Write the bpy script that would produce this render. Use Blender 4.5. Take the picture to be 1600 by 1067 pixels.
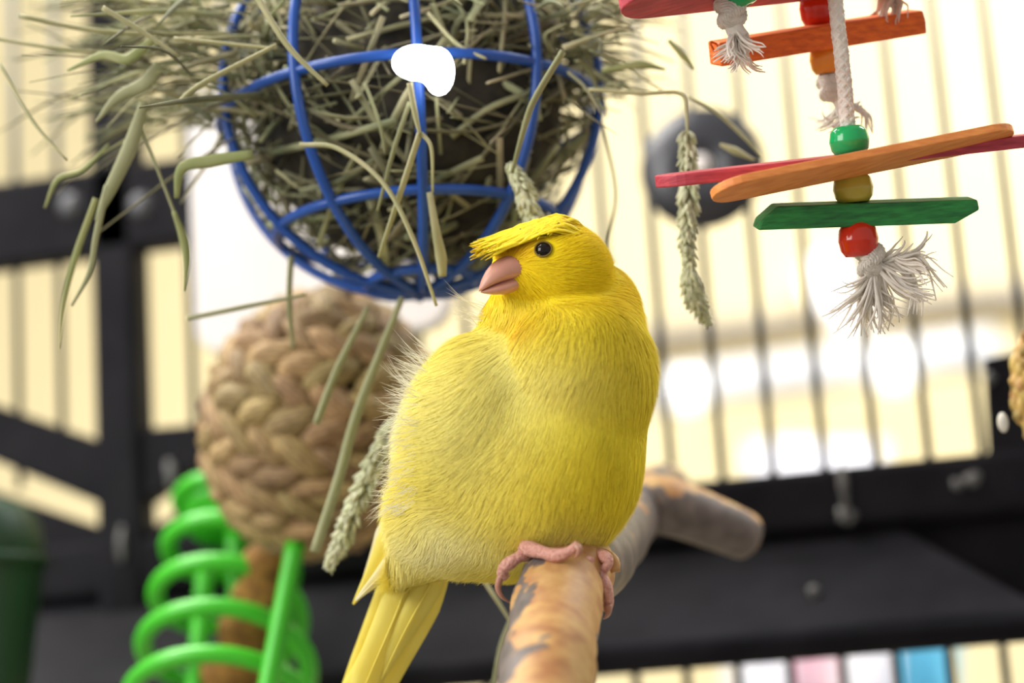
import bpy, math, random
import numpy as np
from mathutils import Vector, Matrix

for _o in list(bpy.data.objects): bpy.data.objects.remove(_o, do_unlink=True)
scene = bpy.context.scene
C = scene.collection
rng = np.random.default_rng(7)
random.seed(7)

# ------------------------------------------------------------------ camera
FPX = 3332.0
CAM = np.array([0.0, 0.0, 1.2])
YAW, PIT, ROL = (math.radians(a) for a in (13.0, 12.5, -3.8))
FW = np.array([-math.sin(YAW)*math.cos(PIT), math.cos(YAW)*math.cos(PIT), math.sin(PIT)])
_R0 = np.array([math.cos(YAW), math.sin(YAW), 0.0]); _U0 = np.cross(_R0, FW)
RT = math.cos(ROL)*_R0 + math.sin(ROL)*_U0
UP = -math.sin(ROL)*_R0 + math.cos(ROL)*_U0
cd = bpy.data.cameras.new('camera'); cam = bpy.data.objects.new('camera', cd); C.objects.link(cam)
cam.matrix_world = Matrix(((RT[0], UP[0], -FW[0], CAM[0]), (RT[1], UP[1], -FW[1], CAM[1]), (RT[2], UP[2], -FW[2], CAM[2]), (0, 0, 0, 1)))
cd.sensor_width = 36.0; cd.lens = FPX/1600*36.0; cd.clip_start = 0.02; cd.clip_end = 50
cd.dof.use_dof = True; cd.dof.focus_distance = 0.562; cd.dof.aperture_fstop = 5.2; cd.dof.aperture_blades = 0
scene.camera = cam

# ------------------------------------------------------------------ light
scene.view_settings.view_transform = 'Standard'; scene.view_settings.look = 'None'
scene.view_settings.exposure = 0.0; scene.view_settings.gamma = 1.0
scene.view_settings.use_curve_mapping = False
world = bpy.data.worlds.new('room_light'); scene.world = world; world.use_nodes = True
_bg = world.node_tree.nodes['Background']; _bg.inputs[0].default_value = (1.0, 0.96, 0.90, 1); _bg.inputs[1].default_value = 0.55

def area(name, loc, target, size, energy, col):
    l = bpy.data.lights.new(name, 'AREA'); l.shape = 'RECTANGLE'; l.size = size[0]; l.size_y = size[1]; l.energy = energy; l.color = col
    o = bpy.data.objects.new(name, l); C.objects.link(o); o.location = loc
    o.rotation_euler = (Vector(target)-Vector(loc)).to_track_quat('-Z', 'Y').to_euler()
    return o
area('ceiling_lamp_light', (-0.75, 0.75, 2.35), (-0.1, 0.55, 1.35), (0.7, 0.7), 27, (1, 0.97, 0.92))
area('window_light', (-1.3, -0.6, 1.9), (-0.1, 0.55, 1.35), (1.0, 1.0), 30, (1, 0.98, 0.95))
area('wall_wash_light', (0.7, 1.2, 2.5), (0.05, 2.1, 1.75), (0.8, 0.5), 34, (0.97, 0.985, 1))  # added light to whiten the right of the far wall, no fixture there

# ------------------------------------------------------------------ helpers
def unit(v): v = np.asarray(v, float); return v/(np.linalg.norm(v)+1e-12)
def ray(px, py): return FW + RT*(px-800)/FPX - UP*(py-533.5)/FPX
def W(px, py, d): return CAM + ray(px, py)*d                 # a point at depth d metres along the view axis
YW = 0.83*FW[1]                                               # the rear cage wall: plane y = YW
def wp(px, py, off=0.0):
    v = ray(px, py); return CAM + v*((YW-off)/v[1])
def K(n, d=0.57): return n*d/FPX                              # length of n pixels at depth d

def link(o): C.objects.link(o); return o
def tag(o, label=None, cat=None, group=None, kind=None):
    if label: o['label'] = label
    if cat: o['category'] = cat
    if group: o['group'] = group
    if kind: o['kind'] = kind
    return o
def thing(name, loc, label, cat, group=None):
    o = bpy.data.objects.new(name, None); o.empty_display_size = 0.01; o.location = Vector(loc); link(o)
    return tag(o, label, cat, group)
def rootloc(p):
    v = Vector((0, 0, 0))
    while p is not None: v = v + p.location; p = p.parent
    return v
def mk(name, V, F, mat, parent=None, smooth=True, label=None, col=None, origin=None, kind=None):
    V = np.asarray(V, float).reshape(-1, 3)
    o0 = (V.min(0)+V.max(0))/2 if origin is None else np.asarray(origin, float)
    me = bpy.data.meshes.new(name); me.from_pydata((V-o0).tolist(), [], [tuple(map(int, f)) for f in F])
    if smooth: me.polygons.foreach_set('use_smooth', [True]*len(me.polygons))
    if col is not None:
        a = me.color_attributes.new('Col', 'FLOAT_COLOR', 'POINT')
        c = np.ones((len(V), 4)); c[:, :3] = col; a.data.foreach_set('color', c.ravel())
    me.materials.append(mat); me.update()
    o = bpy.data.objects.new(name, me); link(o)
    o.location = Vector(o0) - rootloc(parent)
    if parent is not None: o.parent = parent
    if label: o['label'] = label
    if kind: o['kind'] = kind
    return o
class MB:
    def __init__(s): s.V = []; s.F = []; s.n = 0
    def add(s, V, F):
        V = np.asarray(V, float).reshape(-1, 3); s.V.append(V); s.F += [tuple(int(i)+s.n for i in f) for f in F]; s.n += len(V)
    def build(s, name, mat, parent=None, **k): return mk(name, np.vstack(s.V), s.F, mat, parent, **k)

def spline(P, n):
    P = np.asarray(P, float)
    if len(P) == 2: t = np.linspace(0, 1, n)[:, None]; return P[0]*(1-t)+P[1]*t
    Q = np.vstack([2*P[0]-P[1], P, 2*P[-1]-P[-2]]); m = len(P)-1; out = []
    for u in np.linspace(0, m, n):
        i = min(int(u), m-1); t = u-i; a, b, c, d = Q[i:i+4]
        out.append(0.5*((2*b)+(c-a)*t+(2*a-5*b+4*c-d)*t*t+(3*b-a-3*c+d)*t**3))
    return np.array(out)
def frames(P):
    T = np.gradient(P, axis=0); T /= np.linalg.norm(T, axis=1)[:, None]+1e-12
    a = np.array([0, 0, 1.0]) if abs(T[0][2]) < 0.9 else np.array([1.0, 0, 0])
    N = [unit(np.cross(T[0], a))]
    for i in range(1, len(P)): N.append(unit(N[-1]-T[i]*(N[-1]@T[i])))
    N = np.array(N); B = np.cross(T, N); return T, N, B
def tube(P, r, seg=10, n=None, flat=1.0, closed=False, cap=True):
    """a tube along points P, r one radius or one per point; flat squeezes one axis"""
    P = np.asarray(P, float); r = np.ones(len(P))*r if np.isscalar(r) else np.asarray(r, float)
    if n:
        r = np.interp(np.linspace(0, 1, n), np.linspace(0, 1, len(P)), r); P = spline(P, n)
    T, N, B = frames(P)
    if closed: T = np.gradient(np.vstack([P[-1], P, P[0]]), axis=0)[1:-1]; T /= np.linalg.norm(T, axis=1)[:, None]; ax = unit(np.cross(P[0]-P.mean(0), P[len(P)//4]-P.mean(0))); B = np.tile(ax, (len(P), 1)); N = np.cross(B, T)
    a = np.linspace(0, 2*math.pi, seg, endpoint=False)
    V = (P[:, None, :] + r[:, None, None]*(np.cos(a)[None, :, None]*N[:, None, :] + flat*np.sin(a)[None, :, None]*B[:, None, :])).reshape(-1, 3)
    m = len(P); F = []
    for i in range(m if closed else m-1):
        j = (i+1) % m
        for k in range(seg): F.append((i*seg+k, i*seg+(k+1) % seg, j*seg+(k+1) % seg, j*seg+k))
    if cap and not closed:
        F.append(tuple(range(seg))[::-1]); F.append(tuple((m-1)*seg+k for k in range(seg)))
    return V, F
def blade(P, w, nrm, n=14, thick=0.00025, bend=0.25):
    """a thin leaf or feather blade: P spine points, w half-widths, nrm the facing direction"""
    w = np.interp(np.linspace(0, 1, n), np.linspace(0, 1, len(w)), w); P = spline(P, n)
    T = np.gradient(P, axis=0); T /= np.linalg.norm(T, axis=1)[:, None]
    S = np.cross(T, nrm); S /= np.linalg.norm(S, axis=1)[:, None]; Nn = np.cross(S, T)
    rows = []
    for u, h in ((-1, -bend), (-.5, -bend*.25), (0, 0), (.5, -bend*.25), (1, -bend)): rows.append(P+S*(w*u)[:, None]+Nn*(w*h)[:, None])
    top = np.stack(rows, 1); bot = top - Nn[:, None, :]*thick
    V = np.concatenate([top.reshape(-1, 3), bot.reshape(-1, 3)]); F = []; o = n*5
    for i in range(n-1):
        for k in range(4):
            a = i*5+k; F.append((a, a+1, a+6, a+5)); F.append((o+a, o+a+5, o+a+6, o+a+1))
        for k in (0, 4):
            a = i*5+k; F.append((a, a+5, o+a+5, o+a) if k == 0 else (a+5, a, o+a, o+a+5))
    F.append((0, o, o+1, o+2, o+3, o+4, 4, 3, 2, 1)); e = (n-1)*5
    F.append((e, e+1, e+2, e+3, e+4, o+e+4, o+e+3, o+e+2, o+e+1, o+e))
    return V, F
def box(c, ax, h):
    ax = np.asarray(ax, float); V = [np.asarray(c)+ax[0]*h[0]*i+ax[1]*h[1]*j+ax[2]*h[2]*k for i in (-1, 1) for j in (-1, 1) for k in (-1, 1)]
    return V, [(0, 1, 3, 2), (4, 6, 7, 5), (0, 4, 5, 1), (2, 3, 7, 6), (0, 2, 6, 4), (1, 5, 7, 3)]
def bevel(o, w=0.001, s=2):
    m = o.modifiers.new('edge', 'BEVEL'); m.width = w; m.segments = s; m.limit_method = 'ANGLE'; return o
def prism(P, dvec):
    P = np.asarray(P, float); n = len(P); V = np.vstack([P, P+np.asarray(dvec)])
    return V, [tuple(range(n))[::-1], tuple(range(n, 2*n))]+[(i, (i+1) % n, n+(i+1) % n, n+i) for i in range(n)]
def lathe(c, axis, prof, seg=28, ref=None):
    axis = unit(axis); ref = unit(np.cross(axis, RT if ref is None else ref)); b = np.cross(axis, ref)
    a = np.linspace(0, 2*math.pi, seg, endpoint=False); V = []
    for r, h in prof: V += [np.asarray(c)+axis*h+ref*r*math.cos(t)+b*r*math.sin(t) for t in a]
    F = [(i*seg+k, i*seg+(k+1) % seg, (i+1)*seg+(k+1) % seg, (i+1)*seg+k) for i in range(len(prof)-1) for k in range(seg)]
    F.append(tuple(range(seg))[::-1]); F.append(tuple((len(prof)-1)*seg+k for k in range(seg)))
    return V, F

def sdf_ell(p, c, r, M):
    q = (p-c)@M; k0 = np.linalg.norm(q/r, axis=-1); k1 = np.linalg.norm(q/(r*r), axis=-1)+1e-9
    return k0*(k0-1)/k1
def smin(a, b, k):
    h = np.clip(0.5+0.5*(b-a)/k, 0, 1); return b*(1-h)+a*h-k*h*(1-h)
def surfnets(f, lo, hi, h):
    n = np.ceil((hi-lo)/h).astype(int)+1
    g = np.stack(np.meshgrid(*[lo[i]+h*np.arange(n[i]) for i in range(3)], indexing='ij'), -1)
    D = f(g.reshape(-1, 3)).reshape(n); ins = D < 0
    acc = np.zeros(tuple(n-1)+(3,)); cnt = np.zeros(tuple(n-1))
    for ax in range(3):
        o1, o2 = [i for i in range(3) if i != ax]
        for s1 in (0, 1):
            for s2 in (0, 1):
                sl = [None]*3; sl[ax] = slice(0, n[ax]-1); sl[o1] = slice(s1, n[o1]-1+s1); sl[o2] = slice(s2, n[o2]-1+s2)
                sh = list(sl); sh[ax] = slice(1, n[ax])
                a, b = D[tuple(sl)], D[tuple(sh)]; x = (a < 0) != (b < 0)
                t = np.where(x, a/np.where(a-b == 0, 1, a-b), 0); p = np.zeros(x.shape+(3,)); p[..., ax] = t; p[..., o1] = s1; p[..., o2] = s2
                acc += np.where(x[..., None], p, 0); cnt += x
    act = cnt > 0; idx = -np.ones(act.shape, int); idx[act] = np.arange(act.sum())
    ijk = np.argwhere(act); V = lo+h*(ijk+acc[act]/cnt[act][:, None]); F = []
    for ax in range(3):
        o1, o2 = (ax+1) % 3, (ax+2) % 3
        sl = [slice(None)]*3; sl[ax] = slice(0, n[ax]-1); sh = list(sl); sh[ax] = slice(1, n[ax])
        a, b = ins[tuple(sl)], ins[tuple(sh)]
        for e in np.argwhere(a != b):
            if e[o1] < 1 or e[o2] < 1 or e[o1] >= n[o1]-1 or e[o2] >= n[o2]-1: continue
            q = []
            for d1, d2 in ((0, 0), (-1, 0), (-1, -1), (0, -1)):
                c = e.copy(); c[o1] += d1; c[o2] += d2; q.append(idx[tuple(c)])
            F.append(tuple(q) if a[tuple(e)] else tuple(q[::-1]))
    return V, F

# ------------------------------------------------------------------ materials
def mat(name, col, rough=0.6, col2=None, scale=40.0, stretch=(1, 1, 1), bump=0.0, metal=0.0, spec=0.5, island=0.0, trans=0.0, sss=0.0, coords='Object', detail=4, emit=None, attr=False, rand_obj=0.0, ramp=(0.35, 0.65)):
    m = bpy.data.materials.new(name); m.use_nodes = True; nt = m.node_tree; N = nt.nodes; L = nt.links; p = N['Principled BSDF']
    p.inputs['Roughness'].default_value = rough; p.inputs['Metallic'].default_value = metal; p.inputs['Specular IOR Level'].default_value = spec
    tc = N.new('ShaderNodeTexCoord'); mp = N.new('ShaderNodeMapping'); mp.inputs['Scale'].default_value = stretch; L.new(tc.outputs[coords], mp.inputs[0])
    nz = N.new('ShaderNodeTexNoise'); nz.inputs['Scale'].default_value = scale; nz.inputs['Detail'].default_value = detail; L.new(mp.outputs[0], nz.inputs['Vector'])
    cr = N.new('ShaderNodeValToRGB'); cr.color_ramp.elements[0].position = ramp[0]; cr.color_ramp.elements[1].position = ramp[1]
    c2 = col2 or tuple(c*0.85 for c in col)
    cr.color_ramp.elements[0].color = (*col, 1); cr.color_ramp.elements[1].color = (*c2, 1); L.new(nz.outputs['Fac'], cr.inputs[0]); out = cr.outputs[0]
    if attr:
        at = N.new('ShaderNodeAttribute'); at.attribute_name = 'Col'; mx = N.new('ShaderNodeMix'); mx.data_type = 'RGBA'; mx.blend_type = 'MULTIPLY'; mx.inputs[0].default_value = 1
        L.new(at.outputs['Color'], mx.inputs[6]); L.new(out, mx.inputs[7]); out = mx.outputs[2]
    if island or rand_obj:
        if island: g = N.new('ShaderNodeNewGeometry'); src = g.outputs['Random Per Island']; amt = island
        else: g = N.new('ShaderNodeObjectInfo'); src = g.outputs['Random']; amt = rand_obj
        mr = N.new('ShaderNodeMapRange'); mr.inputs[3].default_value = 1-amt; mr.inputs[4].default_value = 1+amt; L.new(src, mr.inputs[0])
        hs = N.new('ShaderNodeHueSaturation'); L.new(mr.outputs[0], hs.inputs['Value']); L.new(out, hs.inputs['Color'])
        mh = N.new('ShaderNodeMapRange'); mh.inputs[3].default_value = 0.5-amt*0.06; mh.inputs[4].default_value = 0.5+amt*0.06
        ml = N.new('ShaderNodeMath'); ml.operation = 'MULTIPLY'; ml.inputs[1].default_value = 7.31; mf = N.new('ShaderNodeMath'); mf.operation = 'FRACT'
        L.new(src, ml.inputs[0]); L.new(ml.outputs[0], mf.inputs[0]); L.new(mf.outputs[0], mh.inputs[0]); L.new(mh.outputs[0], hs.inputs['Hue']); out = hs.outputs[0]
    L.new(out, p.inputs['Base Color'])
    if bump:
        b = N.new('ShaderNodeBump'); b.inputs['Strength'].default_value = bump; b.inputs['Distance'].default_value = 0.0008; L.new(nz.outputs['Fac'], b.inputs['Height']); L.new(b.outputs[0], p.inputs['Normal'])
    if sss: p.inputs['Subsurface Weight'].default_value = sss; p.inputs['Subsurface Radius'].default_value = (0.004, 0.002, 0.001)
    if emit: p.inputs['Emission Color'].default_value = (*emit[:3], 1); p.inputs['Emission Strength'].default_value = emit[3]
    if trans:
        tr = N.new('ShaderNodeBsdfTranslucent'); L.new(out, tr.inputs[0]); ms = N.new('ShaderNodeMixShader'); ms.inputs[0].default_value = trans
        L.new(p.outputs[0], ms.inputs[1]); L.new(tr.outputs[0], ms.inputs[2]); L.new(ms.outputs[0], N['Material Output'].inputs[0])
    return m
M = {}
M['wall'] = mat('cream_painted_wall', (.84, .72, .42), .8, (.82, .69, .39), 3)
M['floor'] = mat('grey_floor', (.35, .32, .28), .6, scale=6)
M['cage'] = mat('black_coated_metal', (.008, .0075, .010), .6, (.014, .013, .016), 45, bump=.15, spec=.08)
M['bar'] = mat('dark_wire', (.022, .026, .034), .35, (.035, .04, .05), 60, spec=.5)
M['drop'] = mat('dried_white_dropping', (.22, .21, .20), .8, (.10, .10, .10), 200)
M['steel'] = mat('zinc_bolt', (.12, .12, .13), .45, metal=.3, scale=200)
M['blue'] = mat('blue_coated_wire', (.013, .08, .38), .32, (.010, .065, .31), 80, spec=.5)
M['hay'] = mat('dried_hay', (.44, .41, .24), .7, (.27, .28, .15), 60, island=.55, trans=.2)
M['haycore'] = mat('packed_hay_shaded', (.05, .042, .026), .9, (.014, .012, .010), 120, bump=.6)  # dark colour stands in for the shade inside the hay
M['stem'] = mat('pale_hay_stem', (.56, .52, .30), .6, (.44, .43, .22), 90, trans=.15)
M['stemg'] = mat('green_hay_stem', (.42, .42, .24), .6, (.33, .34, .17), 90, (1, 1, .25), trans=.2)
M['leaf'] = mat('green_hay_leaf', (.30, .36, .12), .6, (.46, .45, .22), 70, (1, 1, .25), trans=.3)
M['seed'] = mat('grass_seed_head', (.66, .66, .46), .8, (.48, .50, .30), 300, island=.25)
M['grass'] = mat('seagrass_strand', (.46, .32, .14), .7, (.20, .12, .05), 1.2, (.8, 9, 9), bump=.8, rand_obj=.3)
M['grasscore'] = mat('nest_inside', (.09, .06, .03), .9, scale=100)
M['green'] = mat('bright_green_plastic', (.06, .52, .02), .35, (.05, .46, .02), 30, sss=.1)
M['treat'] = mat('brown_crumb_treat', (.30, .15, .025), .9, (.16, .07, .012), 260, bump=1.0)
M['dgreen'] = mat('dark_green_plastic', (.006, .03, .010), .5, (.010, .045, .016), 14)
M['rope'] = mat('cotton_rope', (.92, .87, .80), .9, (.86, .80, .72), 500, bump=.2, island=.06, trans=.3)
M['wood_red'] = mat('red_stained_wood', (.52, .055, .08), .6, (.34, .03, .05), 900, (.06, .5, 1), bump=.3)
M['wood_or'] = mat('orange_stained_wood', (.84, .31, .075), .6, (.70, .22, .05), 900, (.06, .5, 1), bump=.3)
M['wood_or2'] = mat('deep_orange_stained_wood', (.80, .17, .015), .65, (.58, .10, .012), 900, (.06, .5, 1), bump=.7)
M['wood_gr'] = mat('green_stained_wood', (.025, .27, .055), .6, (.010, .13, .03), 900, (.06, .5, 1), bump=.7)
M['b_green'] = mat('green_bead', (.01, .42, .12), .15, scale=20, sss=.15)
M['b_yel'] = mat('yellow_bead', (.55, .43, .06), .2, scale=20, sss=.1)
M['b_red'] = mat('red_bead', (.65, .02, .01), .15, (.58, .03, .01), scale=60, sss=.15)
M['b_or'] = mat('orange_bead', (.85, .32, .04), .2, scale=20, sss=.2)
M['plum'] = mat('yellow_plumage', (1, 1, 1), .75, (.94, .93, .9), 120, attr=True, island=.08, trans=.15, spec=.2)
M['skinbird'] = mat('yellow_down', (1, 1, 1), .85, (.95, .94, .9), 150, attr=True, spec=.1)
M['crest'] = mat('golden_crest_feather', (.97, .78, .03), .6, (.92, .68, .015), 200, attr=True, island=.16, trans=.2, spec=.25)
M['feather'] = mat('yellow_flight_feather', (.92, .82, .20), .55, (.90, .78, .15), 120, trans=.3, spec=.3)
M['featherw'] = mat('white_feather', (.92, .89, .70), .55, (.88, .80, .42), 120, trans=.3)
M['beak'] = mat('pink_beak', (.66, .34, .25), .38, (.60, .28, .20), 120, sss=.2)
M['eye'] = mat('black_eye', (.006, .003, .002), .05, scale=20, spec=.35)
M['lid'] = mat('grey_eye_ring', (.20, .13, .02), .8, scale=200)
M['foot'] = mat('pink_scaly_skin', (.68, .36, .29), .5, (.52, .23, .18), 1300, bump=.8, sss=.15)
M['claw'] = mat('pink_claw', (.46, .22, .15), .3, scale=100, sss=.2)
M['disc'] = mat('dark_grey_disc', (.035, .035, .045), .35, scale=30)
M['white'] = mat('white_plastic', (.90, .86, .84), .5, (.88, .80, .77), 20)
M['glow'] = mat('glowing_highlight', (1, 1, 1), .4, emit=(1, .99, 1, 7.0))  # glow put in for a blown-out highlight, not a lamp
M['glowb'] = mat('distant_glint', (1, 1, 1), .4, emit=(1, .98, .97, 1.6))  # glow put in for bright glints far behind the bars
M['greypipe'] = mat('grey_rail_paint', (.42, .37, .30), .6, scale=10)
M['whitepaint'] = mat('white_tube', (.82, .82, .84), .4, scale=10)
M['t_blue'] = mat('sky_blue_cloth', (.13, .47, .66), .8, scale=12)
M['t_pink'] = mat('pink_cloth', (.75, .42, .50), .8, (.82, .68, .74), 9)
M['t_white'] = mat('white_cloth', (.84, .83, .88), .8, scale=12)
M['seedtreat'] = mat('golden_seed', (.62, .42, .14), .6, (.42, .24, .06), 200, rand_obj=.35)
M['seedcore'] = mat('seed_glue', (.26, .15, .05), .7, scale=150, bump=.5)
M['seedwhite'] = mat('white_seed', (.8, .76, .66), .5, scale=150)

def bark_mat():
    m = bpy.data.materials.new('peeling_bark'); m.use_nodes = True; nt = m.node_tree; N = nt.nodes; L = nt.links; p = N['Principled BSDF']; p.inputs['Roughness'].default_value = .55
    tc = N.new('ShaderNodeTexCoord'); at = N.new('ShaderNodeAttribute'); at.attribute_name = 'Col'
    def nz(s, d=5, st=(1, 1, 1)):
        mp = N.new('ShaderNodeMapping'); mp.inputs['Scale'].default_value = st; L.new(tc.outputs['Object'], mp.inputs[0])
        n = N.new('ShaderNodeTexNoise'); n.inputs['Scale'].default_value = s; n.inputs['Detail'].default_value = d; L.new(mp.outputs[0], n.inputs['Vector']); return n.outputs['Fac']
    def ramp(src, a, ca, b, cb, mid=None):
        r = N.new('ShaderNodeValToRGB'); e = r.color_ramp.elements; e[0].position = a; e[0].color = (*ca, 1); e[1].position = b; e[1].color = (*cb, 1)
        if mid: x = e.new(mid[0]); x.color = (*mid[1], 1)
        L.new(src, r.inputs[0]); return r.outputs[0]
    peel = ramp(nz(130, 8), .32, (.36, .15, .055), .72, (.62, .40, .16), (.5, (.50, .27, .095)))
    bark = ramp(nz(160), .3, (.085, .068, .062), .7, (.19, .15, .135))
    add = N.new('ShaderNodeMath'); add.operation = 'ADD'; L.new(at.outputs['Fac'], add.inputs[0])
    m1 = N.new('ShaderNodeMath'); m1.operation = 'MULTIPLY_ADD'; m1.inputs[1].default_value = 1.5; m1.inputs[2].default_value = -.75; L.new(nz(95, 6), m1.inputs[0]); L.new(m1.outputs[0], add.inputs[1])
    k = N.new('ShaderNodeMapRange'); k.inputs[1].default_value = .49; k.inputs[2].default_value = .53; L.new(add.outputs[0], k.inputs[0])
    mx = N.new('ShaderNodeMix'); mx.data_type = 'RGBA'; L.new(k.outputs[0], mx.inputs[0]); L.new(peel, mx.inputs[6]); L.new(bark, mx.inputs[7]); L.new(mx.outputs[2], p.inputs['Base Color'])
    b = N.new('ShaderNodeBump'); b.inputs['Strength'].default_value = .35; b.inputs['Distance'].default_value = .0006; L.new(k.outputs[0], b.inputs['Height']); L.new(b.outputs[0], p.inputs['Normal'])
    return m
M['bark'] = bark_mat()

# ------------------------------------------------------------------ the room
YB = 2.05
def plane(name, P, mat_, dv): 
    V, F = prism(P, dv); o = mk(name, V, F, mat_, smooth=False); o['kind'] = 'structure'; return o
plane('wall_back', [(-3, YB, 0), (3, YB, 0), (3, YB, 3.2), (-3, YB, 3.2)], M['wall'], (0, .1, 0))
plane('floor', [(-3, -2, 0), (3, -2, 0), (3, YB, 0), (-3, YB, 0)], M['floor'], (0, 0, -.1))
def bgp(px, py, y):
    v = ray(px, py); return CAM+v*(y/v[1])

def bgtube(name, a, b, y, r, m, label, cat):
    A, B = bgp(*a, y), bgp(*b, y)
    V, F = tube([A, B], r, 20, 6); return tag(mk(name, V, F, m), label, cat)
# things standing far behind the bars, out of focus
A = bgp(1000, 528, YB-.02); Bq = bgp(1640, 452, YB-.02)
V, F = tube([A-(Bq-A)*.15, Bq], .013, 16, 8); o = mk('trim_1', V, F, M['greypipe']); o['kind'] = 'structure'
tb = thing('wall_tube', bgp(1270, 600, 1.9), 'long white horizontal tube on the wall far behind the right bars', 'tube')
V, F = tube([bgp(960, 622, 1.9), bgp(1560, 545, 1.9)], .020, 20, 6); mk('tube_body', V, F, M['whitepaint'], tb)
for q in ((1070, 608), (1395, 575)):  # bright spots along the tube, added as self-glowing shapes
    V, F = lathe(bgp(*q, 1.86), (0, -1, 0), [(.001, -.025), (.014, -.022), (.017, -.01), (.016, .005), (.009, .014), (.001, .016)], 20); mk('end_glint', V, F, M['glowb'], tb)
for i, (q, r, lab) in enumerate((((1296, 440), .025, 'round blown-out white glint built as a glowing globe behind the bars, upper one near the frayed rope end'), ((1328, 498), .018, 'smaller blown-out white glint built as a glowing globe behind the bars just under the frayed rope end'))):
    t = thing('wall_glint', bgp(*q, YB-.02), lab, 'glint', 'glowing bright spots on the far wall')  # blown-out glints, built as added glowing globes on made-up bases
    V, F = lathe(bgp(*q, YB-.03), (0, -1, 0), [(.001, -.04), (r*.8, -.035), (r, -.01), (r*.9, .012), (r*.5, .026), (.001, .03)], 20); mk('globe', V, F, M['glowb'], t)
    V, F = lathe(bgp(*q, YB-.01), (0, -1, 0), [(r*.6, -.01), (r*.6, .004)], 16); mk('base', V, F, M['whitepaint'], t)
def cloth(name, x0, x1, y0, y1, y, m, label):
    n = 16; V = []; k = random.random()*6
    for r_ in range(2):
        for j in range(8):
            for i in range(n):
                u, v = i/(n-1), j/7; p = bgp(x0+(x1-x0)*u, y0+(y1-y0)*v, y); V.append(p+np.array([0, .012*math.sin(u*9+k)*(0.4+v)+r_*.012, 0]))
    F = []; o_ = 8*n
    for j in range(7):
        for i in range(n-1):
            a = j*n+i; F += [(a, a+1, a+n+1, a+n), (o_+a, o_+a+n, o_+a+n+1, o_+a+1)]
    for i in range(n-1): F += [(i, o_+i, o_+i+1, i+1), (7*n+i, 7*n+i+1, o_+7*n+i+1, o_+7*n+i)]
    for j in range(7): a = j*n; F += [(a, a+n, o_+a+n, o_+a), (a+n-1, o_+a+n-1, o_+a+2*n-1, a+2*n-1)]
    return tag(mk(name, V, F, m), label, 'cloth', 'cloths hanging behind the cage')
cloth('hanging_cloth', 1165, 1385, 690, 1160, 1.72, M['t_white'], 'white cloth seen through the right bars just above the black rail')
cloth('hanging_cloth', 1130, 1235, 985, 1160, 1.60, M['t_white'], 'white cloth below the black rail, left of the pink cloth')
cloth('hanging_cloth', 1240, 1305, 985, 1160, 1.62, M['t_pink'], 'pink and white cloth seen between bars below the black rail')
cloth('hanging_cloth', 1310, 1400, 975, 1160, 1.58, M['t_white'], 'white cloth between the pink and the blue cloth below the rail')
cloth('hanging_cloth', 1395, 1500, 965, 1160, 1.60, M['t_blue'], 'sky blue cloth hanging behind the bars at lower right')

# ------------------------------------------------------------------ the cage wall
cage = thing('bird_cage', (wp(200, 900)[0], YW, 0.0), 'black metal bird cage wall with thin vertical bars and heavy rails', 'cage')
X3 = np.eye(3)
def wpanel(name, pts, y0, y1, m=None, label=None, bev=.0012):
    P = [wp(*p) for p in pts]; P = [np.array([p[0], YW-y0, p[2]]) for p in P]
    V, F = prism(P, (0, y0-y1, 0)); return bevel(mk(name, V, F, m or M['cage'], cage, smooth=False, label=label), bev)
BP = .0191; BX0 = wp(1048, 720)[0]
zr = wp(1051, 760)[2]; ztop = wp(800, -160)[2]; zlow = wp(960, 1010)[2]; zbot = wp(800, 1250)[2]
def rod(p, q, r, name='bar', m=None, par=None):
    V, F = tube([p, q], r, 10); return mk(name, V, F, m or M['bar'], par or cage)
xp0, xp1 = wp(165, 600)[0], wp(235, 600)[0]
zLr0, zLr1 = wp(0, 428)[2], wp(0, 300)[2]
for i in range(-17, 9):
    x = BX0+BP*i
    if xp0-.004 < x < xp1+.004: continue
    rod((x, YW, zr-.01 if x > -.30 else wp(60, 760)[2]), (x, YW, ztop), .00165)
for i in range(-17, 9):
    x = BX0+BP*i-.0005; rod((x, YW, zbot), (x, YW, zlow+.005), .00175)
# main post, runs down to the floor
xc = (xp0+xp1)/2
bevel(mk('post', *box(((xc), YW-.004, (ztop+0)/2), X3, ((xp1-xp0)/2, .009, ztop/2)), M['cage'], cage, smooth=False), .003)
bevel(mk('post', *box((BX0+BP*9.4, YW-.0, (ztop)/2), X3, (.009, .008, ztop/2)), M['cage'], cage, smooth=False), .003)
# upper left rail with bolts
xl, xr_ = wp(-120, 350)[0], wp(560, 330)[0]
ra = bevel(mk('rail', *box(((xl+xr_)/2, YW-.006, (zLr0+zLr1)/2), X3, ((xr_-xl)/2, .007, (zLr1-zLr0)/2)), M['cage'], cage, smooth=False), .002)
for q in ((222, 322), (112, 322)):
    V, F = lathe(wp(*q, .012), (0, -1, 0), [(.0055, -.002), (.0055, .0012), (.0042, .0032), (.0022, .0042), (.0004, .0044)], 24); mk('bolt', V, F, M['steel'], ra)
# struts meeting at the post in a V and the plates below them
wpanel('strut', [(-80, 606), (172, 694), (172, 792), (-80, 688)], .010, -.002)
wpanel('strut', [(228, 676), (330, 668), (470, 560), (520, 600), (330, 727), (228, 798)], .010, -.002)
wpanel('plate', [(-80, 742), (172, 828), (172, 900), (-80, 900)], .008, -.002)
wpanel('plate', [(228, 838), (283, 808), (420, 715), (520, 760), (520, 900), (228, 900)], .008, -.002)
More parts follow.
